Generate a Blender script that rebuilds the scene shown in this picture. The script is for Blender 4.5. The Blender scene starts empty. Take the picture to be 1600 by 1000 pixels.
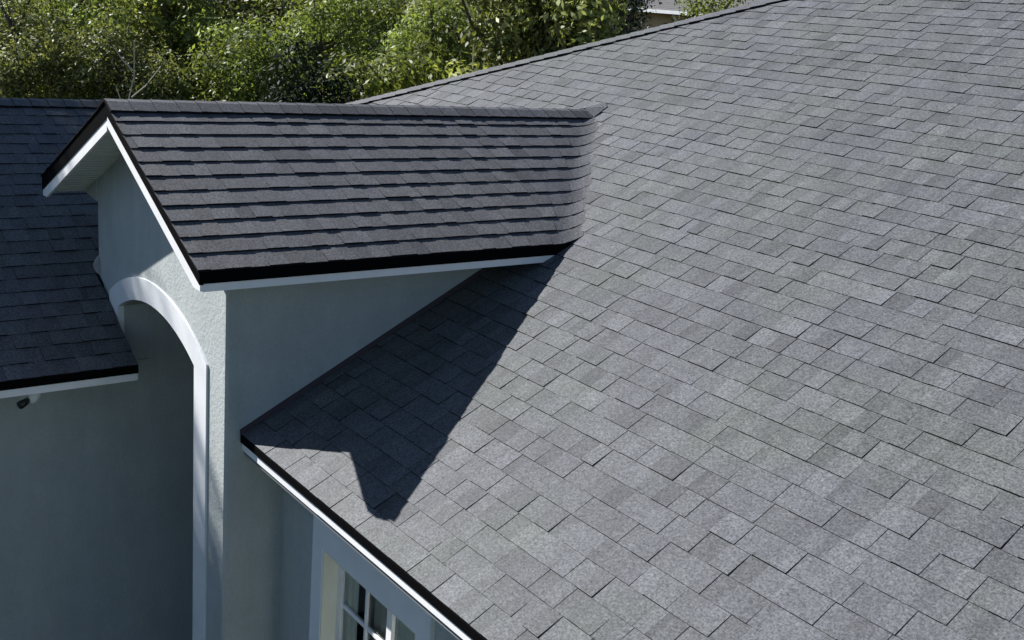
import bpy, math, random
import numpy as np
from mathutils import Vector, Matrix

# ------------------------------------------------------------------ camera, sky, sun, exposure
scn = bpy.context.scene
COL = scn.collection
R_ = Vector((0.60081454, 0.79493441, 0.08426844))
U_ = Vector((-0.26629849, 0.09963788, 0.95872697))
D_ = Vector((-0.75372873, 0.59845766, -0.27155372))
CAM = Vector((6.848, -2.1376, 0.7333))
F_PX = 1699.66
cd = bpy.data.cameras.new('camera')
cam = bpy.data.objects.new('camera', cd); COL.objects.link(cam)
cam.matrix_world = Matrix(((R_.x, U_.x, -D_.x, CAM.x), (R_.y, U_.y, -D_.y, CAM.y), (R_.z, U_.z, -D_.z, CAM.z), (0, 0, 0, 1)))
cd.sensor_width = 36.0; cd.lens = F_PX / 1600 * 36.0
cd.clip_start = 0.1; cd.clip_end = 3000
scn.camera = cam

SUN = Vector((1.1421, 0.5204, -1.0)).normalized()          # the way the light travels
elev = math.asin(-SUN.z)
azim = math.atan2(-SUN.x, -SUN.y)                            # compass angle from +Y towards +X
world = bpy.data.worlds.new('World'); scn.world = world; world.use_nodes = True
wn = world.node_tree.nodes; wl = world.node_tree.links
sky = wn.new('ShaderNodeTexSky'); sky.sky_type = 'NISHITA'; sky.sun_disc = False
sky.dust_density = 0.3; sky.ozone_density = 2.6; sky.sun_elevation = elev; sky.sun_rotation = azim
wl.new(sky.outputs[0], wn['Background'].inputs[0]); wn['Background'].inputs[1].default_value = 0.05
sl = bpy.data.lights.new('sun', 'SUN'); sl.energy = 5.0; sl.angle = math.radians(0.5); sl.color = (1.0, 0.975, 0.94)
so = bpy.data.objects.new('sun', sl); COL.objects.link(so)
so.rotation_euler = SUN.to_track_quat('-Z', 'Y').to_euler()
scn.view_settings.view_transform = 'Standard'; scn.view_settings.look = 'None'
scn.view_settings.gamma = 1.0; scn.view_settings.exposure = 0.95

GZ = -4.6                                                     # ground level
rnd = random.Random(7)

# ------------------------------------------------------------------ helpers
def ray_xy(u, dist):
    """ground position seen at photo column u, dist metres away"""
    k = D_ + R_ * ((u - 800) / F_PX) + U_ * (0.25)
    h = Vector((k.x, k.y)).normalized()
    return CAM.x + h.x * dist, CAM.y + h.y * dist

class MB:
    """collects faces for one mesh object"""
    def __init__(s): s.v = []; s.f = []; s.m = []; s.t = []; s.h = []
    def face(s, pts, mi=0, tone=1.0, hue=0.0):
        b = len(s.v); s.v.extend([tuple(p) for p in pts]); s.f.append(tuple(range(b, b + len(pts))))
        s.m.append(mi); s.t.append(tone); s.h.append(hue)
    def hexa(s, a, b, mi=0):
        """solid between two quads a and b (same winding)"""
        n = len(a)
        s.face(list(reversed(a)), mi); s.face(b, mi)
        for i in range(n): s.face([a[i], a[(i + 1) % n], b[(i + 1) % n], b[i]], mi)
    def box(s, x0, x1, y0, y1, z0, z1, mi=0):
        s.hexa([(x0, y0, z0), (x1, y0, z0), (x1, y1, z0), (x0, y1, z0)], [(x0, y0, z1), (x1, y0, z1), (x1, y1, z1), (x0, y1, z1)], mi)
    def prism_y(s, poly, y0, y1, mi=0):
        """poly of (x, z) pushed along y"""
        s.hexa([(x, y0, z) for x, z in poly], [(x, y1, z) for x, z in poly], mi)
    def tube(s, pts, radii, n=7, mi=0):
        rings = []
        for i, p in enumerate(pts):
            p = Vector(p)
            d = (Vector(pts[min(i + 1, len(pts) - 1)]) - Vector(pts[max(i - 1, 0)])).normalized()
            a = d.cross(Vector((0.3, 0.9, 0.31))).normalized(); b = d.cross(a)
            rings.append([p + (a * math.cos(2 * math.pi * k / n) + b * math.sin(2 * math.pi * k / n)) * radii[i] for k in range(n)])
        for r0, r1 in zip(rings, rings[1:]):
            for k in range(n): s.face([r0[k], r0[(k + 1) % n], r1[(k + 1) % n], r1[k]], mi)
        s.face(rings[-1], mi); s.face(list(reversed(rings[0])), mi)
    def build(s, name, mats, parent=None, merge=False, smooth=False):
        me = bpy.data.meshes.new(name); me.from_pydata(s.v, [], s.f)
        for m in (mats if isinstance(mats, (list, tuple)) else [mats]): me.materials.append(m)
        me.polygons.foreach_set('material_index', s.m)
        a = me.attributes.new('tone', 'FLOAT', 'FACE'); a.data.foreach_set('value', s.t)
        a = me.attributes.new('hue', 'FLOAT', 'FACE'); a.data.foreach_set('value', s.h)
        if merge:
            import bmesh
            bm = bmesh.new(); bm.from_mesh(me); bmesh.ops.remove_doubles(bm, verts=bm.verts, dist=0.0004)
            bmesh.ops.recalc_face_normals(bm, faces=bm.faces); bm.to_mesh(me); bm.free()
        if smooth: me.polygons.foreach_set('use_smooth', [True] * len(me.polygons))
        me.update()
        return link(name, me, parent)

def link(name, me, parent=None):
    o = bpy.data.objects.new(name, me); COL.objects.link(o)
    if parent is not None:
        o.parent = parent
        if parent.type == 'EMPTY' and parent.get('world_parts'): o.location = -Vector(parent.location)
    return o

def thing(name, label, cat, loc=(0, 0, 0), group=None, world_parts=False):
    o = bpy.data.objects.new(name, None); COL.objects.link(o); o.location = loc
    o.empty_display_size = 0.3
    o['label'] = label; o['category'] = cat
    if group: o['group'] = group
    if world_parts: o['world_parts'] = True
    return o

# ------------------------------------------------------------------ materials
def mat(name, color, rough=0.7, spec=0.3):
    m = bpy.data.materials.new(name); m.use_nodes = True
    b = m.node_tree.nodes['Principled BSDF']
    b.inputs['Base Color'].default_value = (*color, 1); b.inputs['Roughness'].default_value = rough
    b.inputs['Specular IOR Level'].default_value = spec
    return m
def N(m, t, **kw):
    n = m.node_tree.nodes.new(t)
    for k, v in kw.items(): setattr(n, k, v)
    return n
def L(m, a, b): m.node_tree.links.new(a, b)
def coords(m, sc=(1, 1, 1)):
    tc = N(m, 'ShaderNodeTexCoord'); mp = N(m, 'ShaderNodeMapping'); mp.inputs['Scale'].default_value = sc
    L(m, tc.outputs['Object'], mp.inputs[0]); return mp.outputs[0]
def noise(m, vec, scale, detail=3, rough=0.55):
    n = N(m, 'ShaderNodeTexNoise'); n.inputs['Scale'].default_value = scale; n.inputs['Detail'].default_value = detail
    n.inputs['Roughness'].default_value = rough; L(m, vec, n.inputs['Vector']); return n
def rng(m, sock, a, b, c, d):
    r = N(m, 'ShaderNodeMapRange'); L(m, sock, r.inputs[0])
    for i, v in enumerate((a, b, c, d)): r.inputs[i + 1].default_value = v
    return r.outputs[0]
def mul(m, a, b):
    r = N(m, 'ShaderNodeMath', operation='MULTIPLY'); L(m, a, r.inputs[0])
    if isinstance(b, (int, float)): r.inputs[1].default_value = b
    else: L(m, b, r.inputs[1])
    return r.outputs[0]
def bump(m, h, strength, dist, prev=None):
    b = N(m, 'ShaderNodeBump'); b.inputs['Strength'].default_value = strength; b.inputs['Distance'].default_value = dist
    L(m, h, b.inputs['Height'])
    if prev is not None: L(m, prev, b.inputs['Normal'])
    return b.outputs[0]
def scale_color(m, col_sock, fac_sock):
    v = N(m, 'ShaderNodeVectorMath', operation='SCALE'); L(m, col_sock, v.inputs[0]); L(m, fac_sock, v.inputs['Scale']); return v.outputs[0]

def shingle_mat(name, c0, c1, base=1.0, rough=0.68, spec=0.32):
    """granule-coated asphalt: tone and hue per tab, fine granules, faint weather blotches"""
    m = mat(name, (0.1, 0.1, 0.1), rough, spec); b = m.node_tree.nodes['Principled BSDF']
    v = coords(m)
    hue = N(m, 'ShaderNodeAttribute', attribute_name='hue'); tone = N(m, 'ShaderNodeAttribute', attribute_name='tone')
    mix = N(m, 'ShaderNodeMix', data_type='RGBA'); mix.inputs['A'].default_value = (*c0, 1); mix.inputs['B'].default_value = (*c1, 1)
    big = noise(m, v, 1.3, 2)
    hs = N(m, 'ShaderNodeMath', operation='ADD'); L(m, rng(m, hue.outputs['Fac'], 0, 1, 0.30, 0.70), hs.inputs[0]); L(m, rng(m, big.outputs[0], 0.38, 0.62, -0.45, 0.45), hs.inputs[1])
    hs.use_clamp = True
    L(m, hs.outputs[0], mix.inputs['Factor'])
    g1 = noise(m, v, 95, 3, 0.8); g2 = noise(m, v, 45, 3, 0.65); g3 = noise(m, v, 8, 3, 0.6)
    f = mul(m, rng(m, g1.outputs[0], 0.3, 0.7, 0.30, 1.76), rng(m, g2.outputs[0], 0.3, 0.7, 0.78, 1.22))
    f = mul(m, f, rng(m, g3.outputs[0], 0.3, 0.7, 0.93, 1.07)); f = mul(m, f, tone.outputs['Fac']); f = mul(m, f, base)
    L(m, scale_color(m, mix.outputs['Result'], f), b.inputs['Base Color'])
    L(m, bump(m, g1.outputs[0], 0.35, 0.003), b.inputs['Normal'])
    return m
SH = shingle_mat('asphalt_shingle', (0.082, 0.085, 0.096), (0.083, 0.0895, 0.0895))
SHD = shingle_mat('asphalt_shingle_sun_grazed', (0.079, 0.081, 0.092), (0.083, 0.084, 0.090))  # same shingle, its colour set darker for grazing sun on the entry slopes
EDGE = mat('asphalt_edge', (0.016, 0.016, 0.019), 0.9, 0.02)

def stucco_mat(name, c):
    m = mat(name, c, 0.9, 0.15); b = m.node_tree.nodes['Principled BSDF']; v = coords(m)
    n1 = noise(m, v, 55, 4, 0.6); n2 = noise(m, v, 18, 3, 0.6); n3 = noise(m, coords(m, (6, 6, 0.7)), 1.5, 4, 0.6); n4 = noise(m, v, 130, 2, 0.6)
    vor = N(m, 'ShaderNodeTexVoronoi'); vor.inputs['Scale'].default_value = 38; L(m, v, vor.inputs['Vector'])
    f = mul(m, rng(m, n3.outputs[0], 0.3, 0.7, 0.95, 1.04), rng(m, n1.outputs[0], 0.3, 0.7, 0.94, 1.05))
    rgb = N(m, 'ShaderNodeRGB'); rgb.outputs[0].default_value = (*c, 1)
    n5 = noise(m, v, 2.2, 5, 0.7); f = mul(m, f, rng(m, n5.outputs[0], 0.3, 0.7, 0.91, 1.07))
    L(m, scale_color(m, rgb.outputs[0], f), b.inputs['Base Color'])
    h = N(m, 'ShaderNodeMath', operation='ADD'); L(m, n1.outputs[0], h.inputs[0]); L(m, mul(m, vor.outputs[0], 0.5), h.inputs[1])
    p = bump(m, h.outputs[0], 0.32, 0.008); p = bump(m, n2.outputs[0], 0.18, 0.015, p); p = bump(m, n4.outputs[0], 0.25, 0.002, p)
    L(m, p, b.inputs['Normal'])
    return m
STUCCO = stucco_mat('painted_stucco', (0.453, 0.488, 0.487))
def paint_mat(name, c, rough=0.45):
    m = mat(name, c, rough, 0.35); b = m.node_tree.nodes['Principled BSDF']
    n1 = noise(m, coords(m), 5, 4, 0.6); n2 = noise(m, coords(m), 60, 2)
    rgb = N(m, 'ShaderNodeRGB'); rgb.outputs[0].default_value = (*c, 1)
    L(m, scale_color(m, rgb.outputs[0], rng(m, n1.outputs[0], 0.3, 0.7, 0.93, 1.03)), b.inputs['Base Color'])
    L(m, bump(m, n2.outputs[0], 0.12, 0.004), b.inputs['Normal'])
    return m
WHITE = paint_mat('white_paint', (0.90, 0.90, 0.91))
TRIM = paint_mat('white_trim', (0.88, 0.90, 0.93))
VINYL = paint_mat('soffit_vinyl', (0.78, 0.80, 0.76), 0.5)
BLACK = mat('black_drip_metal', (0.004, 0.004, 0.0045), 0.7, 0.02)
SHADECH = mat('shaded_channel', (0.20, 0.21, 0.22), 0.6)  # soffit lip; the grey paints in the shade beneath the fascia
CREAM = paint_mat('cream_reveal', (0.82, 0.82, 0.72))

# ------------------------------------------------------------------ the setting's ground
def ground():
    m = mat('lawn', (0.05, 0.08, 0.03), 0.95, 0.1); b = m.node_tree.nodes['Principled BSDF']
    v = coords(m); n1 = noise(m, v, 0.35, 5); n2 = noise(m, v, 14, 4, 0.7)
    r = N(m, 'ShaderNodeValToRGB'); r.color_ramp.elements[0].color = (0.018, 0.028, 0.010, 1); r.color_ramp.elements[1].color = (0.045, 0.052, 0.026, 1)  # ground colours darkened in place of shade from the trees
    L(m, n1.outputs[0], r.inputs[0]); L(m, scale_color(m, r.outputs[0], rng(m, n2.outputs[0], 0.3, 0.7, 0.6, 1.3)), b.inputs['Base Color'])
    L(m, bump(m, n2.outputs[0], 0.6, 0.08), b.inputs['Normal'])
    g = MB(); S = 900
    g.face([(-S, -S, GZ), (S, -S, GZ), (S, S, GZ), (-S, S, GZ)])
    o = g.build('ground', m); o['kind'] = 'structure'
ground()

# ------------------------------------------------------------------ the house
# numbers measured from the photograph (metres; y = 0 is the front edge of the entry gable)
TM, YE, ZM = 0.5113, 0.395, -1.8202        # main roof: pitch, eave line, eave height
A, W, HW, D1 = 0.4753, 1.498, 1.168, 0.293  # entry gable: pitch, half width of roof, half width of wall, wall face
ZE = -A * W
EXPO = 0.143                                # shingle exposure
HOUSE = thing('house', 'grey stucco house with charcoal shingle roofs and a white trimmed arched entry gable', 'house', (2.5, 4.0, GZ), world_parts=True)
SEC = math.sqrt(1 + TM * TM)
def main_z(y): return ZM + (y - YE) * TM

def tones(r, span=0.16):
    t = 1 + r.uniform(-span, span) * 0.8
    q = r.random()
    if q < 0.14: t *= r.uniform(0.78, 0.9)
    elif q > 0.9: t *= r.uniform(1.06, 1.16)
    return t

def tab(mb, P, a0, a1, b0, b1, v0, v1, h, tone, hue, hv=None):
    """one shingle tab: lower edge a0..b0 at v0 raised by h, upper edge a1..b1 at v1. P(u, v, height) -> point"""
    A0 = P(a0, v0, h); B0 = P(b0, v0, h); ht = 0.0034 if h > 0.0076 else 0.001; A1 = P(a1, v1, ht); B1 = P(b1, v1, ht)
    if b0 - a0 > 0.11 and b1 - a1 > 0.11 and rnd.random() < 0.6:
        q = rnd.uniform(0.3, 0.7); M0 = P(a0 + (b0 - a0) * q, v0, h); M1 = P(a1 + (b1 - a1) * q, v1, ht); dt = rnd.choice((-1, 1)) * rnd.uniform(0.03, 0.10)
        mb.face([A0, M0, M1, A1], 0, tone + dt, hue); mb.face([M0, B0, B1, M1], 0, tone - dt, min(1, max(0, hue + rnd.uniform(-0.3, 0.3))))
    else: mb.face([A0, B0, B1, A1], 0, tone, hue)
    mb.face([P(a0, v0, -0.002), P(b0, v0, -0.002), B0, A0], 1)
    mb.face([P(b0, v0, -0.002), P(b1, v1, -0.002), B1, B0], 1)
    mb.face([P(a1, v1, -0.002), P(a0, v0, -0.002), A0, A1], 1)

def walk(r, lo, hi):
    """tab limits along a course: thick laminated tabs and thin gaps in turn"""
    x = lo - r.uniform(0, 0.3); out = []; thick = r.random() < 0.5
    while x < hi:
        w = r.uniform(0.08, 0.18) if thick else r.uniform(0.07, 0.15)
        out.append((x, x + w, thick)); x += w
        thick = (not thick) if r.random() < 0.96 else thick
    return out

def plane_field(mb, P, limits, vmax, seed, span=0.15, hthick=0.0084, hthin=0.0056, wav=0.0012):
    """courses of tabs on one roof plane; limits(v) -> list of (u0, u1)"""
    r = random.Random(seed); k = 0
    while k * EXPO < vmax - 0.02:
        v0 = k * EXPO; v1 = min(v0 + EXPO, vmax) + 0.004
        L0 = limits(v0, v0); L1 = limits(min(v1, vmax - 1e-3), v0)
        course_t = r.uniform(0.96, 1.04)
        for (p0, p1), (q0, q1) in zip(L0, L1):
            prev = None
            for a, b, thick in walk(r, min(p0, q0), max(p1, q1)):
                a0, b0 = min(max(a, p0), p1), min(max(b, p0), p1); a1, b1 = min(max(a, q0), q1), min(max(b, q0), q1)
                if b0 - a0 < 1e-4 and b1 - a1 < 1e-4: continue
                h = (hthick if thick else hthin) + r.uniform(-0.0018, 0.0022)
                t = tones(r, span) * course_t * (1.0 if thick else 0.97)
                dv = r.uniform(-wav, wav)
                tab(mb, P, a0, a1, b0, b1, v0 + (dv if k else 0), v1, h, t, r.uniform(0, 1))
        k += 1

# ---- main roof
HIPX, HIPK = 5.98, 0.864                   # hip in plan: y = HIPX + HIPK x
X0 = (YE - HIPX) / HIPK; XR = 12.0; YTOP = 9.0; XTOP = (YTOP - HIPX) / HIPK; VTOP = (YTOP - YE) * SEC
def Pmain(u, v, h):
    y = YE + v / SEC
    return (u, y - h * TM / SEC, main_z(y) + h / SEC)
def lim_main(v, vc):
    y = YE + v / SEC; lo = (y - HIPX) / HIPK
    if YE + vc / SEC < 2.42: return [(lo, -HW), (HW, XR)]
    return [(lo, XR)]
mb = MB()
plane_field(mb, Pmain, lim_main, VTOP, 11)
zt = main_z(YTOP); TL = TM * HIPK
# solid deck under the shingles (leaves the entry hall free) and the far slopes
for poly in ([(HW, YE + 0.01), (XR, YE + 0.01), (XR, YTOP), (HW, YTOP)], [(-HW, 2.42), (HW, 2.42), (HW, YTOP), (XTOP, YTOP), ((2.42 - HIPX) / HIPK, 2.42)], [(X0, YE + 0.01), (-HW, YE + 0.01), (-HW, 2.42), ((2.42 - HIPX) / HIPK, 2.42)]):
    if len(poly) == 5: poly = [(-4.12, 2.42), (HW, 2.42), (HW, (HIPX + HIPK * HW)), ]
    mb.face([(x, y, main_z(y) - 0.006) for x, y in poly], 1)
YB = 2 * YTOP - YE
mb.face([(XTOP, YTOP, zt), (XR, YTOP, zt), (XR, YB, ZM), (X0, YB, ZM)], 0)
def Phip(u, v, h):
    s = math.sqrt(1 + TL * TL); x = X0 + v / s
    return (x - h * TL / s, u, ZM + TL * (x - X0) + h / s)
def lim_hip(v, vc):
    s = math.sqrt(1 + TL * TL); x = X0 + v / s; y = HIPX + HIPK * x
    return [(y, 2 * YTOP - y)]
plane_field(mb, Phip, lim_hip, (XTOP - X0) * math.sqrt(1 + TL * TL), 12)
ROOF = mb.build('roof', [SH, EDGE], HOUSE)

# hip and ridge caps
def caps(p0, p1, nL, nR, w, step, seed, name, mats, parent, h=0.016, tspan=0.12, lift=0.012):
    """overlapping bent cap shingles from p0 up to p1; nL, nR: unit directions down each side"""
    p0, p1 = Vector(p0), Vector(p1); d = (p1 - p0).normalized(); n = int((p1 - p0).length / step); r = random.Random(seed)
    nL, nR = Vector(nL).normalized(), Vector(nR).normalized(); up = -(nL + nR).normalized() if (nL + nR).length > 0.05 else Vector((0, 0, 1))
    uL = d.cross(nL); uL = uL if uL.z > 0 else -uL
    uR = d.cross(nR); uR = uR if uR.z > 0 else -uR
    m = MB()
    def prof(p, hh):
        return [p + nL * w + uL * hh, p + nL * 0.04 + uL * (hh + 0.004), p + up * (hh * 0.7), p + nR * 0.04 + uR * (hh + 0.004), p + nR * w + uR * hh]
    for i in range(n + 1):
        a = p0 + d * (i * step + (r.uniform(-0.006, 0.006) if i else 0)); b = p0 + d * min((i + 1) * step + 0.01, (p1 - p0).length)
        if (b - a).length < 0.03 or (b - a).dot(d) <= 0: break
        lo, hi, base = prof(a, h + lift), prof(b, h * 0.45 + lift), prof(a, -0.002)
        t, hu = tones(r, tspan), r.random(); bb = prof(b, -0.002)
        for k in range(4):
            m.face([lo[k], lo[k + 1], hi[k + 1], hi[k]], 0, t, hu); m.face([base[k], base[k + 1], lo[k + 1], lo[k]], 1)
        m.face([base[0], lo[0], hi[0], bb[0]], 1); m.face([lo[4], base[4], bb[4], hi[4]], 1)
    return m.build(name, mats, parent)
hd = Vector((1, HIPK, TM * HIPK)).normalized()
nmain = Vector((0, -TM, 1)).normalized(); nhip = Vector((-TL, 0, 1)).normalized()
sR = hd.cross(nmain); sR = sR if sR.y < 0 else -sR
sL = nhip.cross(hd); sL = sL if sL.x < 0 else -sL
caps((X0, YE, ZM), (XTOP, YTOP, zt), sL, sR, 0.125, 0.14, 21, 'hip_cap', [SH, EDGE], ROOF, h=0.014)
caps((XTOP, YTOP, zt), (XR, YTOP, zt), (0, 1, -TM), (0, -1, -TM), 0.14, 0.14, 22, 'ridge_cap', [SH, EDGE], ROOF)

# eave of the main roof: black drip edge, white fascia, lip and soffit greyed as if shaded
YW = 0.68
def eave_x(x0, x1):
    d = MB(); d.box(x0, x1, YE - 0.006, YE + 0.02, ZM - 0.048, ZM - 0.002); d.box(x0, x1, YE + 0.02, YE + 0.1, ZM - 0.01, ZM - 0.004); d.build('drip_edge', BLACK, ROOF)
    joint = 2.15
    f = MB()
    if x0 < joint < x1:
        f.box(x0, joint, YE + 0.004, YE + 0.024, ZM - 0.098, ZM - 0.048); f.box(joint - 0.02, x1, YE + 0.0015, YE + 0.022, ZM - 0.093, ZM - 0.046)
    else: f.box(x0, x1, YE + 0.004, YE + 0.024, ZM - 0.098, ZM - 0.048)
    f.build('fascia', WHITE, ROOF)
    s = MB(); s.box(x0, x1, YE + 0.016, YE + 0.03, ZM - 0.128, ZM - 0.098)
    s.box(x0, x1, YE + 0.03, YW, ZM - 0.125, ZM - 0.105); s.build('soffit', SHADECH, ROOF)
eave_x(HW, XR)

# ---- entry gable roof
def smax(a, b, k): return max(a, b) + max(k - abs(a - b), 0) ** 2 / (4 * k)
def dormer_point(sx, v, y, h):
    """v measured up the slope from the eave; bends over onto the main roof at the far end (woven valley)"""
    s = math.sqrt(1 + A * A); x = W - v / s
    zd = ZE + (W - x) * A
    z = smax(zd, main_z(y) - 0.001, 0.07) if y > 1.2 else zd
    # blend the surface normal between the two planes
    t = 1 / (1 + math.exp(-(main_z(y) - zd) * 18)) if y > 1.2 else 0
    n = Vector((A, 0, 1)).normalized() * (1 - t) + Vector((0, -TM, 1)).normalized() * t
    n.normalize()
    return (sx * (x + n.x * h), y + n.y * h, z + n.z * h)
SLOPE = W * math.sqrt(1 + A * A)
def valley_y(x): return YE + (-A * abs(x) - ZM) / TM
mb = MB(); r = random.Random(31)
NC = int(SLOPE / EXPO) + 1
for sx in (1, -1):
    for k in range(NC):
        v0 = k * EXPO; v1 = min(v0 + EXPO, SLOPE)
        if v1 - v0 < 0.02: continue
        s_ = math.sqrt(1 + A * A); x = W - v0 / s_; ye = valley_y(x) + 0.11 + r.uniform(-0.02, 0.02); ct = r.uniform(0.95, 1.05)
        for a, b, thick in walk(r, -0.012, ye):
            a = max(a, -0.012); b = min(b, ye)
            if b - a < 0.004: continue
            h = (0.0128 if thick else 0.0092) + r.uniform(-0.0015, 0.0018); t = tones(r, 0.14) * ct; hu = r.random(); dv = r.uniform(-0.002, 0.002) if k else 0
            n = 1 if b < valley_y(x) - 0.9 else max(1, int((b - a) / 0.03))
            y1e = ye + (v1 - v0) / s_ * A / TM          # upper edge reaches further: the cut follows the valley
            for i in range(n):
                c, d = a + (b - a) * i / n, a + (b - a) * (i + 1) / n
                sl = lambda y: y + (y1e - ye) * max(0.0, min(1.0, (y - (ye - 0.7)) / 0.7)) if b > ye - 0.7 else y
                hf = lambda y: h * (1 - 0.74 * max(0.0, min(1.0, (y - (ye - 0.35)) / 0.35)))
                q = [dormer_point(sx, v0 + dv, c, hf(c)), dormer_point(sx, v0 + dv, d, hf(d)), dormer_point(sx, v1 + 0.004, sl(d), 0.0015), dormer_point(sx, v1 + 0.004, sl(c), 0.0015)]
                e = [dormer_point(sx, v0 + dv, c, -0.003), dormer_point(sx, v0 + dv, d, -0.003)]
                mb.face(q if sx > 0 else q[::-1], 0, t, hu); mb.face([e[0], e[1], q[1], q[0]], 1)
                if i == 0: mb.face([dormer_point(sx, v0, c, -0.002), q[0], q[3]], 1)
                if i == n - 1: mb.face([dormer_point(sx, v0, d, -0.012), dormer_point(sx, v1, sl(d), -0.012), q[2], q[1]], 0, t, hu)
    # deck
    pts = [(sx * W, 0.0, ZE - 0.012), (sx * W, valley_y(W), ZE - 0.012), (0, valley_y(0), -0.012), (0, 0.0, -0.012)]
    mb.face(pts if sx > 0 else pts[::-1], 1)
EROOF = mb.build('entry_roof', [SHD, EDGE], HOUSE)
caps((0, -0.014, 0.004), (0, 3.93, 0.004), (-1, 0, -A), (1, 0, -A), 0.135, 0.142, 33, 'ridge_cap', [SHD, EDGE], EROOF, h=0.009)
# last cap beds onto the main roof
m = MB(); p = [(-0.12, 3.88, -0.035), (0, 3.86, 0.028), (0.13, 3.86, -0.030), (0.09, 4.03, main_z(4.03) + 0.012), (0.0, 4.09, main_z(4.09) + 0.012), (-0.09, 4.03, main_z(4.03) + 0.012)]
m.face([p[0], p[1], p[4], p[5]], 0, 1.15, 0.5); m.face([p[1], p[2], p[3], p[4]], 0, 1.1, 0.5)
m.build('ridge_end', [SH, EDGE], EROOF)
# rake boards: black drip edge above, white fascia below
d = MB(); f = MB()
for sx in (1, -1):
    top, mid, bot = -0.006, (-0.078 if sx > 0 else -0.105), (-0.148 if sx > 0 else -0.178)
    d.prism_y([(0, top), (sx * (W + 0.004), top - A * W), (sx * (W + 0.004), mid - A * W + 0.006), (0, mid)], -0.004, 0.02)
    f.prism_y([(0, mid), (sx * W, mid - A * W + 0.006), (sx * W, bot - A * W + 0.042), (sx * (W - 0.09), bot - A * (W - 0.09)), (0, bot)], 0.001, 0.02)
# eave boards along both sides
for sx in (1, -1):
    y1 = valley_y(W) - 0.02
    xs = sorted((sx * (W - 0.018), sx * (W + 0.006)))
    d.box(xs[0], xs[1], 0.02, y1 + 0.15, ZE - 0.066, ZE - 0.004)
    xs = sorted((sx * (W - 0.018), sx * W))
    f.box(xs[0], xs[1], 0.02, y1 - 0.10, ZE - 0.112, ZE - 0.066)
d.build('drip_edge', BLACK, EROOF); f.build('fascia', WHITE, EROOF)
# ribbed vinyl soffit under the rake overhang, flat soffit and stucco end under the side eaves
s = MB()
for sx in (1, -1):
    x = 0.0; e = MB(); pitch = 0.105
    while x < W - 0.045:
        for x0, x1, dz in ((x, x + 0.036, 0), (x + 0.036, x + 0.056, 0.016), (x + 0.056, x + 0.084, 0), (x + 0.084, x + pitch, 0.03)):
            x1 = min(x1, W - 0.045); x0 = min(x0, x1)
            if x1 - x0 < 1e-4: continue
            za, zb = -0.128 - A * x0 + dz, -0.128 - A * x1 + dz
            s.hexa([(sx * x0, 0.02, za), (sx * x1, 0.02, zb), (sx * x1, D1 + 0.01, zb), (sx * x0, D1 + 0.01, za)], [(sx * x0, 0.02, za - dz + 0.034), (sx * x1, 0.02, zb - dz + 0.034), (sx * x1, D1 + 0.01, zb - dz + 0.034), (sx * x0, D1 + 0.01, za - dz + 0.034)])
        x += pitch
    s.hexa([(sx * HW, D1, ZE - 0.112), (sx * (W - 0.02), D1, ZE - 0.112), (sx * (W - 0.02), valley_y(W), ZE - 0.112), (sx * HW, valley_y(W), ZE - 0.112)],
           [(sx * HW, D1, ZE - 0.10), (sx * (W - 0.02), D1, ZE - 0.10), (sx * (W - 0.02), valley_y(W), ZE - 0.10), (sx * HW, valley_y(W), ZE - 0.10)])
    e.prism_y([(sx * (HW + 0.001), -0.136 - A * HW), (sx * (W - 0.10), ZE - 0.100), (sx * (W - 0.12), ZE - 0.112), (sx * (HW + 0.001), ZE - 0.125 if sx < 0 else ZE - 0.111)], D1 - 0.012, D1 + 0.02); e.build('eave_end', STUCCO, EROOF)
SOF = s.build('soffit', VINYL, EROOF)

# ---- entry walls with the arch
RI, RO, CZ = 1.474, 1.630, -2.805
def arc(R, x): return CZ + math.sqrt(R * R - x * x)
HI, HO = 0.716, 0.905
SPI, SPO = arc(RI, HI), arc(RO, HO)
w = MB(); TH = 0.2
xs = sorted(set([-HW, HW, 0.0] + [-HI + 2 * HI * i / 40 for i in range(41)] + [HW - 0.014]))
def topz(x): return -0.122 - A * abs(x)
for x0, x1 in zip(xs, xs[1:]):
    mid = (x0 + x1) / 2
    if abs(mid) < HI: b0, b1 = arc(RI, x0), arc(RI, x1)
    else: b0 = b1 = GZ
    y0 = D1 if x1 < HW - 0.001 else D1
    ya, yb = D1, (D1 if x1 < HW - 1e-6 else D1 + 0.014)
    w.face([(x0, ya, b0), (x1, yb, b1), (x1, yb, topz(x1)), (x0, ya, topz(x0))])
    if x1 < HW - 1e-6: w.face([(x1, D1 + TH, b1), (x0, D1 + TH, b0), (x0, D1 + TH, topz(x0)), (x1, D1 + TH, topz(x1))])
    if abs(mid) < HI: w.face([(x0, D1 + TH, b0), (x1, D1 + TH, b1), (x1, D1, b1), (x0, D1, b0)])
for sx in (1, -1):
    w.face([(sx * HI, D1, GZ), (sx * HI, D1 + TH, GZ), (sx * HI, D1 + TH, SPI), (sx * HI, D1, SPI)][::sx])
# right cheek: full height down to the ground as far as the main wall, then above the main roof
def cheek(sx):
    X = sx * HW; yc = D1 + (0.014 if sx > 0 else 0)
    yj = YE - 0.02
    ztop = ZE - 0.105
    poly = [(X, yc, GZ), (X, YW + 0.1, GZ), (X, YW + 0.1, ztop), (X, yc, ztop)]
    w.face(poly[::sx]); yv = valley_y(W) + 0.2
    poly = [(X, YW + 0.1, main_z(YW) - 0.1), (X, yv, main_z(yv) - 0.1), (X, yv, ztop), (X, YW + 0.1, ztop)]
    w.face(poly[::sx])
    xi = X - sx * 0.16
    poly = [(xi, D1 + TH, GZ), (xi, 2.6, GZ), (xi, 2.6, ztop), (xi, D1 + TH, ztop)]
    w.face(poly[::-sx])
cheek(1); cheek(-1)
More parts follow.
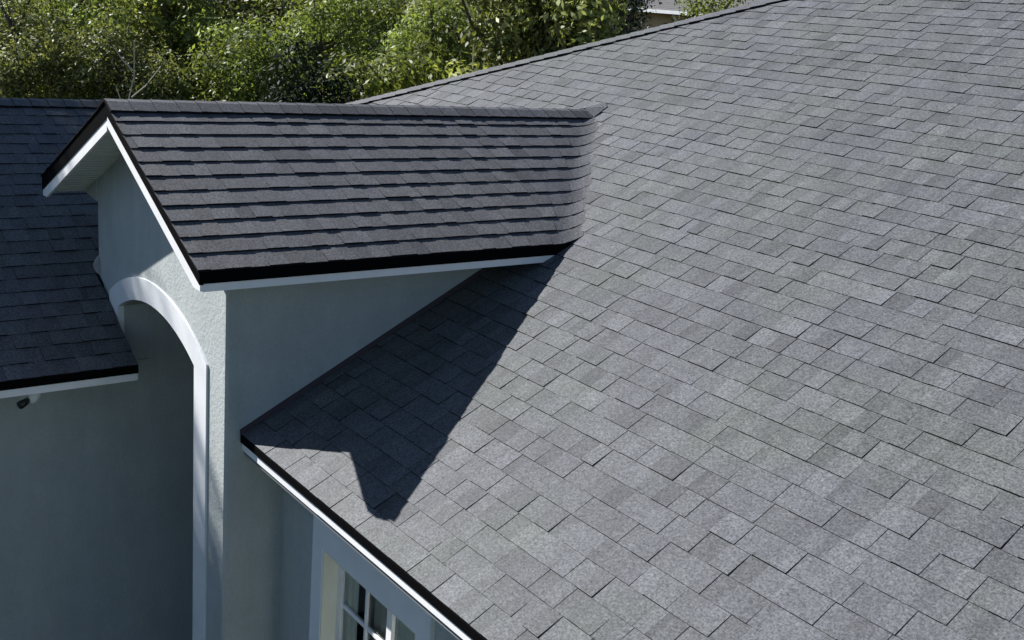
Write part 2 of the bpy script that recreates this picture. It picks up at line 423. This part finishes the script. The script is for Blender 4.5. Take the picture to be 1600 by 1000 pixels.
# recess behind the arch: ceiling and back wall
w.face([(-HW, D1 + TH, -1.14), (HW, D1 + TH, -1.14), (HW, 2.4, -1.14), (-HW, 2.4, -1.14)])
w.face([(-HW, 2.2, GZ), (HW, 2.2, GZ), (HW, 2.2, -1.14), (-HW, 2.2, -1.14)])
w.build('entry_wall', STUCCO, HOUSE)
fl = MB()
yv = valley_y(HW) - 0.05
fl.hexa([(HW + 0.0005, YE - 0.01, main_z(YE) + 0.002), (HW + 0.016, YE - 0.01, main_z(YE) + 0.002), (HW + 0.016, yv, main_z(yv) + 0.004), (HW + 0.0005, yv, main_z(yv) + 0.004)],
        [(HW + 0.0005, YE - 0.01, main_z(YE) + 0.034), (HW + 0.004, YE - 0.01, main_z(YE) + 0.030), (HW + 0.004, yv, main_z(yv) + 0.030), (HW + 0.0005, yv, main_z(yv) + 0.034)])
fl.build('step_flashing', mat('brown_metal', (0.05, 0.035, 0.04), 0.6), HOUSE)
# arch trim: a raised white band with straight legs
t = MB(); P_ = 0.013
def ring(Rin, Rout, hin, hout, y):
    n = 36; I = []; O = []
    for i in range(n + 1):
        q = -1 + 2 * i / n
        I.append((q * hin, y, arc(Rin, q * hin))); O.append((q * hout, y, arc(Rout, q * hout)))
    return [(-hin, y, GZ)] + I + [(hin, y, GZ)], [(-hout, y, GZ)] + O + [(hout, y, GZ)]
I0, O0 = ring(RI, RO, HI - 0.004, HO, D1 - P_); I1, O1 = ring(RI, RO, HI - 0.004, HO, D1 + 0.03)
for i in range(len(I0) - 1):
    t.face([I0[i], I0[i + 1], O0[i + 1], O0[i]][::-1]); t.face([O0[i], O0[i + 1], O1[i + 1], O1[i]][::-1]); t.face([I0[i + 1], I0[i], I1[i], I1[i + 1]][::-1])
t.build('arch_trim', TRIM, HOUSE)

# ---- front wall with the window
OX0, OX1, OZ1, OZ0 = 1.754, 2.773, -2.366, -3.75       # opening
w = MB(); YR = 0.80
def slab(x0, x1, z0, z1): w.box(x0, x1, YW, YR, z0, z1)
slab(HW, OX0, GZ, ZM - 0.11); slab(OX1, XR - 0.3, GZ, ZM - 0.11); slab(OX0, OX1, OZ1, ZM - 0.11); slab(OX0, OX1, GZ, OZ0)
w.box(XR - 0.5, XR - 0.3, YR, YB - 0.3, GZ, ZM - 0.11); w.box(X0 + 0.3, XR - 0.3, YB - 0.5, YB - 0.3, GZ, ZM - 0.11)
w.prism_y([(0, 0), (0, 0.01), (0.01, 0)], 50, 50.01) if False else None
w.build('front_wall', STUCCO, HOUSE)
g = MB(); g.face([(XR - 0.3, YE + 0.3, ZM - 0.1), (XR - 0.3, YB - 0.3, ZM - 0.1), (XR - 0.3, YTOP, zt - 0.15)]); g.build('gable_wall', STUCCO, HOUSE)
WIN = thing('window', '', '', (0, 0, 0)); 
bpy.data.objects.remove(WIN)
t = MB(); YT = 0.65
t.box(OX0 - 0.125, OX0, YT, YW + 0.01, OZ0 - 0.12, OZ1 + 0.25); t.box(OX1, OX1 + 0.125, YT, YW + 0.01, OZ0 - 0.12, OZ1 + 0.25)
t.box(OX0, OX1, YT, YW + 0.01, OZ1, OZ1 + 0.25); t.box(OX0, OX1, YT, YW + 0.01, OZ0 - 0.12, OZ0)
WINDOW = t.build('window', TRIM, HOUSE)
rv = MB(); YG = 0.765
rv.box(OX0 + 0.0005, OX0 + 0.012, YT + 0.004, YG + 0.03, OZ0, OZ1); rv.box(OX1 - 0.012, OX1 - 0.0005, YT + 0.004, YG + 0.03, OZ0, OZ1)
rv.box(OX0 + 0.012, OX1 - 0.012, YT + 0.004, YG + 0.03, OZ1 - 0.012, OZ1 - 0.0005); rv.box(OX0 + 0.012, OX1 - 0.012, YT + 0.004, YG + 0.03, OZ0 + 0.0005, OZ0 + 0.02)
rv.build('reveal', CREAM, WINDOW)
fr = MB()
xa, xb, za, zb = OX0 + 0.012, OX1 - 0.012, OZ0 + 0.02, OZ1 - 0.012
fr.box(xa, xa + 0.05, YG - 0.012, YG + 0.04, za, zb); fr.box(xb - 0.05, xb, YG - 0.012, YG + 0.04, za, zb)
fr.box(xa + 0.05, xb - 0.05, YG - 0.012, YG + 0.04, zb - 0.05, zb); fr.box(xa + 0.05, xb - 0.05, YG - 0.012, YG + 0.04, za, za + 0.05)
XM = 2.362
fr.box(XM - 0.026, XM + 0.026, YG - 0.016, YG + 0.04, za + 0.05, zb - 0.05)
fr.build('frame', WHITE, WINDOW)
mu = MB()
mu.box(2.083, 2.105, YG - 0.006, YG + 0.02, za + 0.05, zb - 0.05)
for k in range(1, 4):
    z = -2.735 - 0.345 * (k - 1)
    mu.box(xa + 0.05, 2.083, YG - 0.004, YG + 0.018, z - 0.011, z + 0.011); mu.box(2.105, XM - 0.026, YG - 0.004, YG + 0.018, z - 0.011, z + 0.011)
mu.build('muntin', WHITE, WINDOW)
gm = bpy.data.materials.new('window_glass'); gm.use_nodes = True
nt = gm.node_tree; nt.nodes.remove(nt.nodes['Principled BSDF'])
tr = nt.nodes.new('ShaderNodeBsdfTransparent'); tr.inputs[0].default_value = (0.86, 0.9, 0.88, 1); gl = nt.nodes.new('ShaderNodeBsdfGlossy'); gl.inputs['Roughness'].default_value = 0.02
fz = nt.nodes.new('ShaderNodeFresnel'); fz.inputs[0].default_value = 1.5; mx = nt.nodes.new('ShaderNodeMixShader')
nt.links.new(fz.outputs[0], mx.inputs[0]); nt.links.new(tr.outputs[0], mx.inputs[1]); nt.links.new(gl.outputs[0], mx.inputs[2]); nt.links.new(mx.outputs[0], nt.nodes['Material Output'].inputs[0])
for x0, x1 in ((xa + 0.05, XM - 0.026), (XM + 0.026, xb - 0.05)):
    p = MB(); p.face([(x0, YG + 0.008, za + 0.05), (x1, YG + 0.008, za + 0.05), (x1, YG + 0.008, zb - 0.05), (x0, YG + 0.008, zb - 0.05)]); p.build('pane', gm, WINDOW)
cu = paint_mat('curtain_cloth', (0.82, 0.83, 0.76), 0.9)
c = MB()
def cloth(x0, x1, n, amp, y):
    pts = [(x0 + (x1 - x0) * i / n, y + amp * math.sin(i * 1.9) + amp * 0.5 * math.sin(i * 0.7)) for i in range(n + 1)]
    for (a, b), (c_, d_) in zip(pts, pts[1:]): c.face([(a, b, za), (c_, d_, za), (c_, d_, zb), (a, b, zb)])
cloth(1.762, 1.955, 16, 0.007, YG + 0.034); cloth(2.34, 2.77, 30, 0.005, YG + 0.03)
c.build('curtain', cu, WINDOW)
bl = MB()
for i, x in enumerate((2.02, 2.075, 2.13, 2.20, 2.262, 2.30)):
    a = (0.9, 1.1, 0.7, 0.45, 1.0, 0.8)[i]; wd = 0.026
    dx, dy = math.cos(a) * wd, math.sin(a) * wd
    bl.hexa([(x - dx, YG + 0.06 - dy, za), (x + dx, YG + 0.06 + dy, za), (x + dx, YG + 0.063 + dy, za), (x - dx, YG + 0.063 - dy, za)],
            [(x - dx, YG + 0.06 - dy, zb), (x + dx, YG + 0.06 + dy, zb), (x + dx, YG + 0.063 + dy, zb), (x - dx, YG + 0.063 - dy, zb)])
bl.build('blind', paint_mat('blind_slat', (0.75, 0.70, 0.66), 0.7), WINDOW)
DARK = mat('dark_interior', (0.03, 0.026, 0.022), 0.9, 0.1)  # near-black panel colour stands in for the unlit room
rm = MB(); rm.face([(1.4, 1.6, GZ), (3.2, 1.6, GZ), (3.2, 1.6, -1.9), (1.4, 1.6, -1.9)]); rm.build('room_dark_panel', DARK, HOUSE)

# ---- side wing: lower roof on the left, its wall and eave
WR = -3.33; WE = -0.262; WY0 = -9.0; WY1 = 0.268; AW = 0.475
def wing_z(x): return -1.385 - AW * (x + 1.17)
SW = math.sqrt(1 + AW * AW); WS = (WE - WR) * SW
def Pwing(u, v, h):
    x = WE - v / SW
    return (x + h * AW / SW, u, wing_z(x) + h / SW)
def lim_wing(v, vc):
    x = WE - vc / SW
    return [(WY0, WY1 if x > -1.06 else 3.3)]
mb = MB(); plane_field(mb, Pwing, lim_wing, WS, 41, hthick=0.010, hthin=0.006, span=0.16)
mb.face([(WE, WY0, wing_z(WE) - 0.008), (WE, WY1, wing_z(WE) - 0.008), (WR, WY1, wing_z(WR) - 0.008), (WR, WY0, wing_z(WR) - 0.008)], 1)
mb.face([(-1.06, WY1, wing_z(-1.06) - 0.008), (-1.06, 3.3, wing_z(-1.06) - 0.008), (WR, 3.3, wing_z(WR) - 0.008), (WR, WY1, wing_z(WR) - 0.008)], 1)
def Pwing2(u, v, h):
    x = 2 * WR - WE + v / SW
    return (x - h * AW / SW, u, wing_z(2 * WR - x) + h / SW)
plane_field(mb, Pwing2, lambda v, vc: [(WY0, 3.0)], WS, 42)
WROOF = mb.build('wing_roof', [SH, EDGE], HOUSE)
caps((WR, WY0, wing_z(WR)), (WR, 3.3, wing_z(WR)), (-1, 0, -AW), (1, 0, -AW), 0.13, 0.142, 43, 'ridge_cap', [SH, EDGE], WROOF)
zw = wing_z(WE)
d = MB(); d.box(WE - 0.02, WE + 0.006, WY0, WY1, zw - 0.056, zw - 0.002); d.build('drip_edge', BLACK, WROOF)
f = MB(); f.box(WE - 0.022, WE, WY0, WY1 - 0.002, zw - 0.108, zw - 0.056); f.build('fascia', WHITE, WROOF)
XWW = -HI + 0.012
s = MB(); s.box(XWW, WE - 0.022, WY0, WY1 - 0.004, zw - 0.118, zw - 0.104); s.build('soffit', VINYL, WROOF)
w = MB(); w.box(XWW - 0.1, XWW, WY0 + 0.5, 2.3, GZ, zw - 0.117); w.box(XWW - 0.1, XWW, D1 + TH, 2.3, zw - 0.117, -1.145); w.box(2 * WR - XWW, XWW, WY0 + 0.3, WY0 + 0.5, GZ, zw - 0.115); w.box(2 * WR - XWW, 2 * WR - XWW + 0.2, WY0 + 0.5, 3, GZ, zw - 0.115)
w.prism_y([(2 * WR - XWW, zw - 0.115), (XWW, zw - 0.115), (WR, wing_z(WR) - 0.09)], WY0 + 0.3, WY0 + 0.5)
w.build('wing_wall', STUCCO, HOUSE)
# kick-out flashing where the wing roof meets the gable wall
fl = MB(); n = 10
def lens(x): return [(x, D1 - 0.001 - 0.042 * math.sin(math.pi * i / n) ** 0.8 if 0 < i < n else D1 - 0.001, -1.395 + 0.15 * i / n) for i in range(n + 1)]
la, lb = lens(-1.164), lens(-1.150)
fl.face(lb); fl.face(la[::-1])
for i in range(n): fl.face([la[i], la[i + 1], lb[i + 1], lb[i]])
fl.build('flashing', paint_mat('grey_flashing', (0.42, 0.42, 0.44)), HOUSE)

# ---- security light hanging under the wing eave
SLT = thing('security_light', 'small black and white light fixture hanging under the left roof eave', 'light', (-0.33, -0.40, zw - 0.118))
b = MB()
b.tube([(0, 0, 0), (0, 0, -0.02), (0.01, -0.012, -0.05), (0.02, -0.03, -0.07)], [0.046, 0.044, 0.034, 0.02], 12); b.build('bracket', paint_mat('grey_fixture', (0.75, 0.75, 0.73)), SLT, merge=True, smooth=True)
b = MB(); b.tube([(0.012, -0.03, -0.045), (0.03, -0.062, -0.055), (0.05, -0.10, -0.064), (0.052, -0.105, -0.065)], [0.016, 0.024, 0.028, 0.022], 14); b.build('lamp_head', mat('black_plastic', (0.012, 0.012, 0.012), 0.3, 0.5), SLT, merge=True, smooth=True)

# ------------------------------------------------------------------ trees
def leaf_mat(name, c0, c1, gloss=0.35, trans=0.35):
    m = mat(name, c0, 0.5, gloss); nt = m.node_tree; b = nt.nodes['Principled BSDF']
    at = N(m, 'ShaderNodeAttribute', attribute_name='tone'); hu = N(m, 'ShaderNodeAttribute', attribute_name='hue')
    mix = N(m, 'ShaderNodeMix', data_type='RGBA'); mix.inputs['A'].default_value = (*c0, 1); mix.inputs['B'].default_value = (*c1, 1)
    L(m, hu.outputs['Fac'], mix.inputs['Factor'])
    col = scale_color(m, mix.outputs['Result'], at.outputs['Fac']); L(m, col, b.inputs['Base Color'])
    t = N(m, 'ShaderNodeBsdfTranslucent'); v = N(m, 'ShaderNodeVectorMath', operation='MULTIPLY'); L(m, col, v.inputs[0]); v.inputs[1].default_value = (1.3, 1.3, 0.6)
    L(m, v.outputs[0], t.inputs[0]); ms = N(m, 'ShaderNodeMixShader'); ms.inputs[0].default_value = trans
    L(m, b.outputs[0], ms.inputs[1]); L(m, t.outputs[0], ms.inputs[2]); L(m, ms.outputs[0], nt.nodes['Material Output'].inputs[0])
    return m
LEAF = {
    'deep': leaf_mat('leaf_deep', (0.008, 0.014, 0.009), (0.016, 0.024, 0.013), 0.04, 0.12),
    'olive': leaf_mat('leaf_olive', (0.082, 0.108, 0.040), (0.225, 0.235, 0.100), 0.3, 0.33),
    'dark': leaf_mat('leaf_dark', (0.022, 0.038, 0.020), (0.045, 0.062, 0.030), 0.35, 0.2),
    'green': leaf_mat('leaf_green', (0.098, 0.140, 0.040), (0.235, 0.280, 0.095), 0.25, 0.38),
    'bright': leaf_mat('leaf_bright', (0.115, 0.158, 0.042), (0.250, 0.280, 0.095), 0.35, 0.42),
    'yellow': leaf_mat('leaf_yellow_green', (0.120, 0.150, 0.045), (0.25, 0.270, 0.105), 0.35, 0.42)}
BARK = mat('bark', (0.16, 0.14, 0.115), 0.95, 0.1)
_b = BARK.node_tree.nodes['Principled BSDF']; _n = noise(BARK, coords(BARK, (6, 6, 1)), 6, 4); _r = N(BARK, 'ShaderNodeValToRGB')
_r.color_ramp.elements[0].color = (0.035, 0.03, 0.025, 1); _r.color_ramp.elements[1].color = (0.15, 0.13, 0.11, 1); L(BARK, _n.outputs[0], _r.inputs[0]); L(BARK, _r.outputs[0], _b.inputs['Base Color'])
PALE = mat('pale_bark', (0.42, 0.38, 0.32), 0.9, 0.1)

def crown_mesh(name, centers, radii, per, leaf, seed, m, flat=0.8, up=0.45):
    """leaf-sized faces in many clumps; one mesh"""
    g = np.random.default_rng(seed); V = []; T = []; H = []
    for c, rad in zip(centers, radii):
        n = max(8, int(per * (rad / 0.6) ** 2))
        d = g.normal(size=(n, 3)); d /= np.linalg.norm(d, axis=1)[:, None]
        rr = rad * g.uniform(0.12, 1.0, n) ** 0.5 * (1 + 0.25 * g.normal(size=n).clip(-1, 1.6))
        p = d * rr[:, None]; p[:, 2] *= flat; p += np.array(c)
        nrm = d * 1.0 + g.normal(size=(n, 3)) * 0.55 + np.array([0, 0, up]); nrm /= np.linalg.norm(nrm, axis=1)[:, None]
        a = np.cross(nrm, g.normal(size=(n, 3))); a /= np.linalg.norm(a, axis=1)[:, None]; b = np.cross(nrm, a)
        ln = leaf * g.uniform(0.6, 1.35, n)[:, None]; wd = ln * g.uniform(0.36, 0.56, n)[:, None]
        bend = nrm * ln * g.uniform(-0.22, 0.12, n)[:, None]
        q = np.stack([p - a * ln * 0.5, p + b * wd * 0.5 + bend * 0, p + a * ln * 0.5 + bend, p - b * wd * 0.5], axis=1)
        V.append(q.reshape(-1, 3)); ct = g.uniform(0.5, 1.4); T.append(ct * g.uniform(0.65, 1.4, n)); H.append(np.clip(g.uniform(0, 1) * 0.6 + g.uniform(0, 0.6, n), 0, 1))
    V = np.concatenate(V).astype(np.float32); T = np.concatenate(T).astype(np.float32); H = np.concatenate(H).astype(np.float32); nf = len(T)
    me = bpy.data.meshes.new(name); me.vertices.add(nf * 4); me.vertices.foreach_set('co', V.ravel())
    me.loops.add(nf * 4); me.loops.foreach_set('vertex_index', np.arange(nf * 4, dtype=np.int32))
    me.polygons.add(nf); me.polygons.foreach_set('loop_start', np.arange(0, nf * 4, 4, dtype=np.int32))
    a = me.attributes.new('tone', 'FLOAT', 'FACE'); a.data.foreach_set('value', T)
    a = me.attributes.new('hue', 'FLOAT', 'FACE'); a.data.foreach_set('value', H)
    me.materials.append(m); me.update(calc_edges=True); me.validate()
    return me

def tree(name, label, x, y, h, rx, rz, cz, kind, seed, clumps=46, per=170, leaf=0.085, cr=(0.38, 0.75), group=None, trunk_r=0.13, cat='tree', bark=None, inner=0.55):
    """h: tree height; crown ellipsoid rx (across), rz (up), centred cz above the ground"""
    r = random.Random(seed); T = thing(name, label, cat, (x, y, GZ), group)
    cs, rs = [], []
    for i in range(clumps):
        while True:
            d = Vector((r.gauss(0, 1), r.gauss(0, 1), r.gauss(0, 1)))
            if d.length > 0.1: break
        d.normalize(); q = r.uniform(inner, 1.0)
        if i % 5 == 0: q *= 0.55
        rad = r.uniform(*cr); k = 1 + 0.18 * math.sin(3 * math.atan2(d.y, d.x) + seed)
        cs.append((d.x * q * (rx * k - rad * 0.4), d.y * q * (rx * k - rad * 0.4), cz + d.z * q * (rz - rad * 0.3))); rs.append(rad)
    t = MB(); lean = (r.uniform(-0.3, 0.3), r.uniform(-0.3, 0.3))
    top = cz + rz * 0.5
    pts = [(lean[0] * s ** 2 + 0.06 * math.sin(5 * s + seed), lean[1] * s ** 2, top * s) for s in (0, 0.08, 0.25, 0.45, 0.65, 0.85, 1)]
    t.tube(pts, [trunk_r * 1.5, trunk_r * 1.1, trunk_r * 0.95, trunk_r * 0.8, trunk_r * 0.6, trunk_r * 0.4, trunk_r * 0.15], 8)
    for c in r.sample(cs, min(len(cs), 16)):
        s = min(0.95, max(0.15, (c[2] - rz * 0.5) / top)); i = Vector((lean[0] * s * s, lean[1] * s * s, top * s)); e = Vector(c)
        mid = (i + e) / 2 + Vector((0, 0, -0.12)) + Vector((r.uniform(-.1, .1), r.uniform(-.1, .1), 0)); k = trunk_r * 0.33
        t.tube([i, mid, e, e + (e - mid) * 0.5], [k, k * 0.7, k * 0.4, k * 0.12], 5)
    t.build('trunk', bark or BARK, T)
    link('crown', crown_mesh('crown', cs, rs, per, leaf, seed, LEAF[kind]), T)
    return T

def at(u, dist): return ray_xy(u, dist)
G1 = 'trees in the row behind the house'; G2 = 'trees further back behind the row'
front = [
    # label, column in the photo, distance, height, rx, rz, cz, kind, options
    ('dark olive leafy tree behind the left end of the shadowed wing roof', 5, 21.0, 6, 1.5, 1.5, 3.75, 'olive', {}),
    ('olive green tree with small glossy leaves above the left wing ridge', 100, 22.5, 6.4, 1.35, 1.6, 4.05, 'green', {}),
    ('mid green tree right above the peak of the entry gable', 190, 20.5, 5.8, 1.25, 1.5, 3.3, 'olive', {}),
    ('light green tree rising above the front half of the entry ridge', 275, 22.5, 6.6, 1.3, 1.6, 4.1, 'bright', {}),
    ('olive tree with yellow highlights above the middle of the entry ridge', 375, 20.5, 6, 1.35, 1.5, 3.6, 'green', {}),
    ('bright green bushy tree behind the foot of the hip line', 600, 19.0, 5.4, 1.4, 1.45, 3.2, 'bright', {}),
    ('mid green tree behind the dark shrub and the lower hip', 520, 22.5, 6.6, 1.45, 1.6, 4.3, 'green', {}),
    ('mid green tree left of the forked bare sapling', 680, 20.5, 6.6, 1.35, 1.6, 4.2, 'green', {}),
    ('tall yellow green tree behind the middle of the hip line', 795, 18.2, 7.6, 1.25, 2.0, 4.75, 'yellow', {}),
    ('yellow green tree just left of the dark tree by the neighbouring house', 885, 17.8, 7.4, 1.0, 1.8, 5.0, 'yellow', {}),
    ('dark green tree overlapping the left edge of the neighbouring house', 950, 22.0, 8.4, 0.85, 2.1, 5.9, 'dark', {}),
]
for i, (lab, u, dist, h, rx, rz, cz, kind, kw) in enumerate(front):
    x, y = at(u, dist); kw = {**{'leaf': {'olive': 0.08, 'dark': 0.075, 'green': 0.095}.get(kind, 0.125), 'per': {'olive': 480, 'dark': 480}.get(kind, 340)}, **kw}
    tree('tree', lab, x, y, h, rx, rz, cz, kind, 100 + i, group=G1, **{**dict(clumps=66, per=270, leaf=0.092, cr=(0.3, 0.56), inner=0.6), **kw})
back = [
    ('leafy tree filling the far background at the left edge of the photo', 40, 28, 'green'),
    ('leafy far tree seen in the gaps above the left wing', 170, 27, 'olive'),
    ('leafy far tree in the gaps above the front of the entry ridge', 300, 28, 'green'),
    ('leafy far tree behind the olive tree over the entry ridge', 430, 27, 'olive'),
    ('leafy far tree behind the bright bush at the hip', 580, 28, 'green'),
    ('leafy far tree behind the forked bare sapling', 720, 27, 'olive'),
    ('leafy far tree behind the yellow green trees', 850, 28, 'green'),
]
for i, (lab, u, dist, kind) in enumerate(back):
    x, y = at(u, dist); tree('tree', lab, x, y, 8, 2.4, 2.2 + 0.25 * (i % 3), 4.0 + 0.3 * (i % 2), kind, 200 + i, clumps=90, per=190, leaf=0.12, cr=(0.45, 0.8), group=G2)
back2 = [
    ('dim tree closing the view furthest back at the left edge', 20), ('dim tree furthest back above the gable peak', 180), ('dim tree furthest back above the entry ridge', 340),
    ('dim tree furthest back over the dark shrub', 500), ('dim tree furthest back above the hip foot', 660), ('dim tree furthest back behind the yellow green pair', 820)]
for i, (lab, u) in enumerate(back2):
    x, y = at(u, 34); tree('tree', lab, x, y, 11, 3.4, 3.6, 5.6, 'dark', 500 + i, clumps=70, per=120, leaf=0.17, cr=(0.7, 1.1), group=G2)
low = [
    ('low olive shrub along the left end of the wing ridge', 30, 17.5, 3.55, 'olive'), ('low dark shrub behind the wing ridge, left of the gable peak', 118, 17.2, 3.45, 'dark'),
    ('low yellowish shrub just right of the gable peak', 240, 17.6, 3.55, 'bright'), ('low green shrub peeking over the entry ridge before the olive tree', 330, 17.2, 3.55, 'olive'),
    ('low green shrub left of the very dark evergreen shrub', 415, 17.6, 3.75, 'green'), ('low bright shrub hugging the hip line', 690, 16.6, 3.95, 'bright')]
for i, (lab, u, dist, top, kind) in enumerate(low):
    x, y = at(u, dist); tree('shrub', lab, x, y, top, 0.8, 0.95, top - 0.95, kind, 600 + i, clumps=34, per=650, leaf=0.08, cr=(0.24, 0.42), cat='shrub', trunk_r=0.06, group='low shrubs below the trees')
# shrubs in front
x, y = at(492, 15.6); tree('shrub', 'very dark dense evergreen shrub behind the middle of the entry ridge', x, y, 5, 0.95, 1.9, 2.85, 'deep', 301, clumps=64, per=750, leaf=0.085, cr=(0.3, 0.5), cat='shrub')
x, y = at(1108, 17.5); tree('shrub', 'bright yellow green shrub poking above the hip right of the neighbouring house', x, y, 6, 0.62, 1.2, 5.25, 'bright', 302, clumps=44, per=300, leaf=0.07, cr=(0.25, 0.42), cat='shrub')
# the tall tree left of the frame whose shade lies on the side wing
SHU, SHV, SHT = -4.35, -1.35, 7.2
tree('tree', 'tall leafy tree left of the house shading the side wing', SHU - 1.142 * SHT, SHV - 0.52 * SHT, 14, 2.2, 2.0, SHT - GZ, 'green', 401, clumps=130, per=430, leaf=0.13, cr=(0.5, 0.85), trunk_r=0.2, inner=0.2)
# bare saplings
def sapling(label, u, dist, z_top, seed, forks):
    x, y = at(u, dist); T = thing('bare_sapling', label, 'tree', (x, y, GZ), 'bare saplings among the trees'); t = MB(); r = random.Random(seed); H = z_top - GZ
    pts = [(0.13 * math.sin(i * 1.3 + seed), 0.11 * math.cos(i * 1.7), H * i / 8) for i in range(9)]
    t.tube(pts, [0.032 - 0.003 * i for i in range(9)], 6)
    for hz, dx, dz in forks:
        p = Vector((0, 0, hz * H)); side = Vector((R_.x, R_.y, 0)).normalized()
        t.tube([p, p + side * dx * 0.5 + Vector((0, 0, dz * 0.4)), p + side * dx + Vector((0, 0, dz))], [0.014, 0.010, 0.004], 5)
    t.build('trunk', PALE, T)
sapling('pale bare forked sapling above the hip line', 742, 19.3, 1.7, 1, [(0.80, -0.35, 0.9), (0.84, 0.3, 0.8), (0.72, 0.2, 0.5)])
sapling('pale thin bare trunk just right of the gable peak', 205, 18.6, -0.2, 2, [(0.80, 0.45, 0.5), (0.9, -0.3, 0.35), (0.7, -0.25, 0.6)])

# ------------------------------------------------------------------ neighbouring house
NX, NY = at(1035, 44)
NB = thing('house', 'distant tan house with grey roof behind the trees at top', 'house', (NX, NY, GZ))
NB.rotation_euler = (0, 0, math.radians(8))
NW = stucco_mat('tan_stucco', (0.62, 0.44, 0.29)); NR = shingle_mat('grey_roof', (0.10, 0.10, 0.105), (0.11, 0.105, 0.10))
EZ = 5.90
b = MB(); b.box(-6, 6, 0.6, 8, 0, EZ - 0.15); b.build('wall', NW, NB)
b = MB()
for k in range(30):
    q0, q1 = k / 30, (k + 1) / 30
    def row(q, dz): return (-6.5 + 4.5 * q, q * 4.5, EZ + q * 2.2 + dz), (6.5 - 4.5 * q, q * 4.5, EZ + q * 2.2 + dz)
    a0, a1 = row(q0, 0.006); c0, c1 = row(q1, 0.0); b.face([a0, a1, c1, c0], 0, rnd.uniform(0.9, 1.1), rnd.random())
b.face([(6.5, 0, EZ), (6.5, 9, EZ), (2, 4.5, EZ + 2.2)]); b.face([(6.5, 9, EZ), (-6.5, 9, EZ), (-2, 4.5, EZ + 2.2), (2, 4.5, EZ + 2.2)]); b.face([(-6.5, 9, EZ), (-6.5, 0, EZ), (-2, 4.5, EZ + 2.2)])
b.build('roof', NR, NB)
b = MB(); b.box(-6.5, 6.5, -0.03, 0.05, EZ - 0.13, EZ); b.build('fascia', WHITE, NB)
b = MB(); b.box(-6.5, 6.5, 0.05, 0.6, EZ - 0.16, EZ - 0.1); b.build('soffit', mat('soffit_shade_brown', (0.12, 0.09, 0.07), 0.8), NB)  # brown colour paints the shade under this eave
b = MB(); b.tube([(0.25, 0.12, EZ - 0.16), (0.25, 0.5, EZ - 0.5), (0.25, 0.52, EZ - 1.2), (0.25, 0.52, 0.05)], [0.06, 0.06, 0.06, 0.06], 8); b.build('downspout', WHITE, NB)
wf = MB(); wf.box(1.2, 2.6, 0.56, 0.62, EZ - 2.2, EZ - 0.75); WF = wf.build('window', WHITE, NB)
wf = MB(); wf.box(1.28, 2.52, 0.55, 0.558, EZ - 2.12, EZ - 0.83); wf.build('pane', mat('dark_glass', (0.02, 0.025, 0.03), 0.05, 0.5), WF)
for o in list(bpy.data.objects):
    if 'world_parts' in o: del o['world_parts']
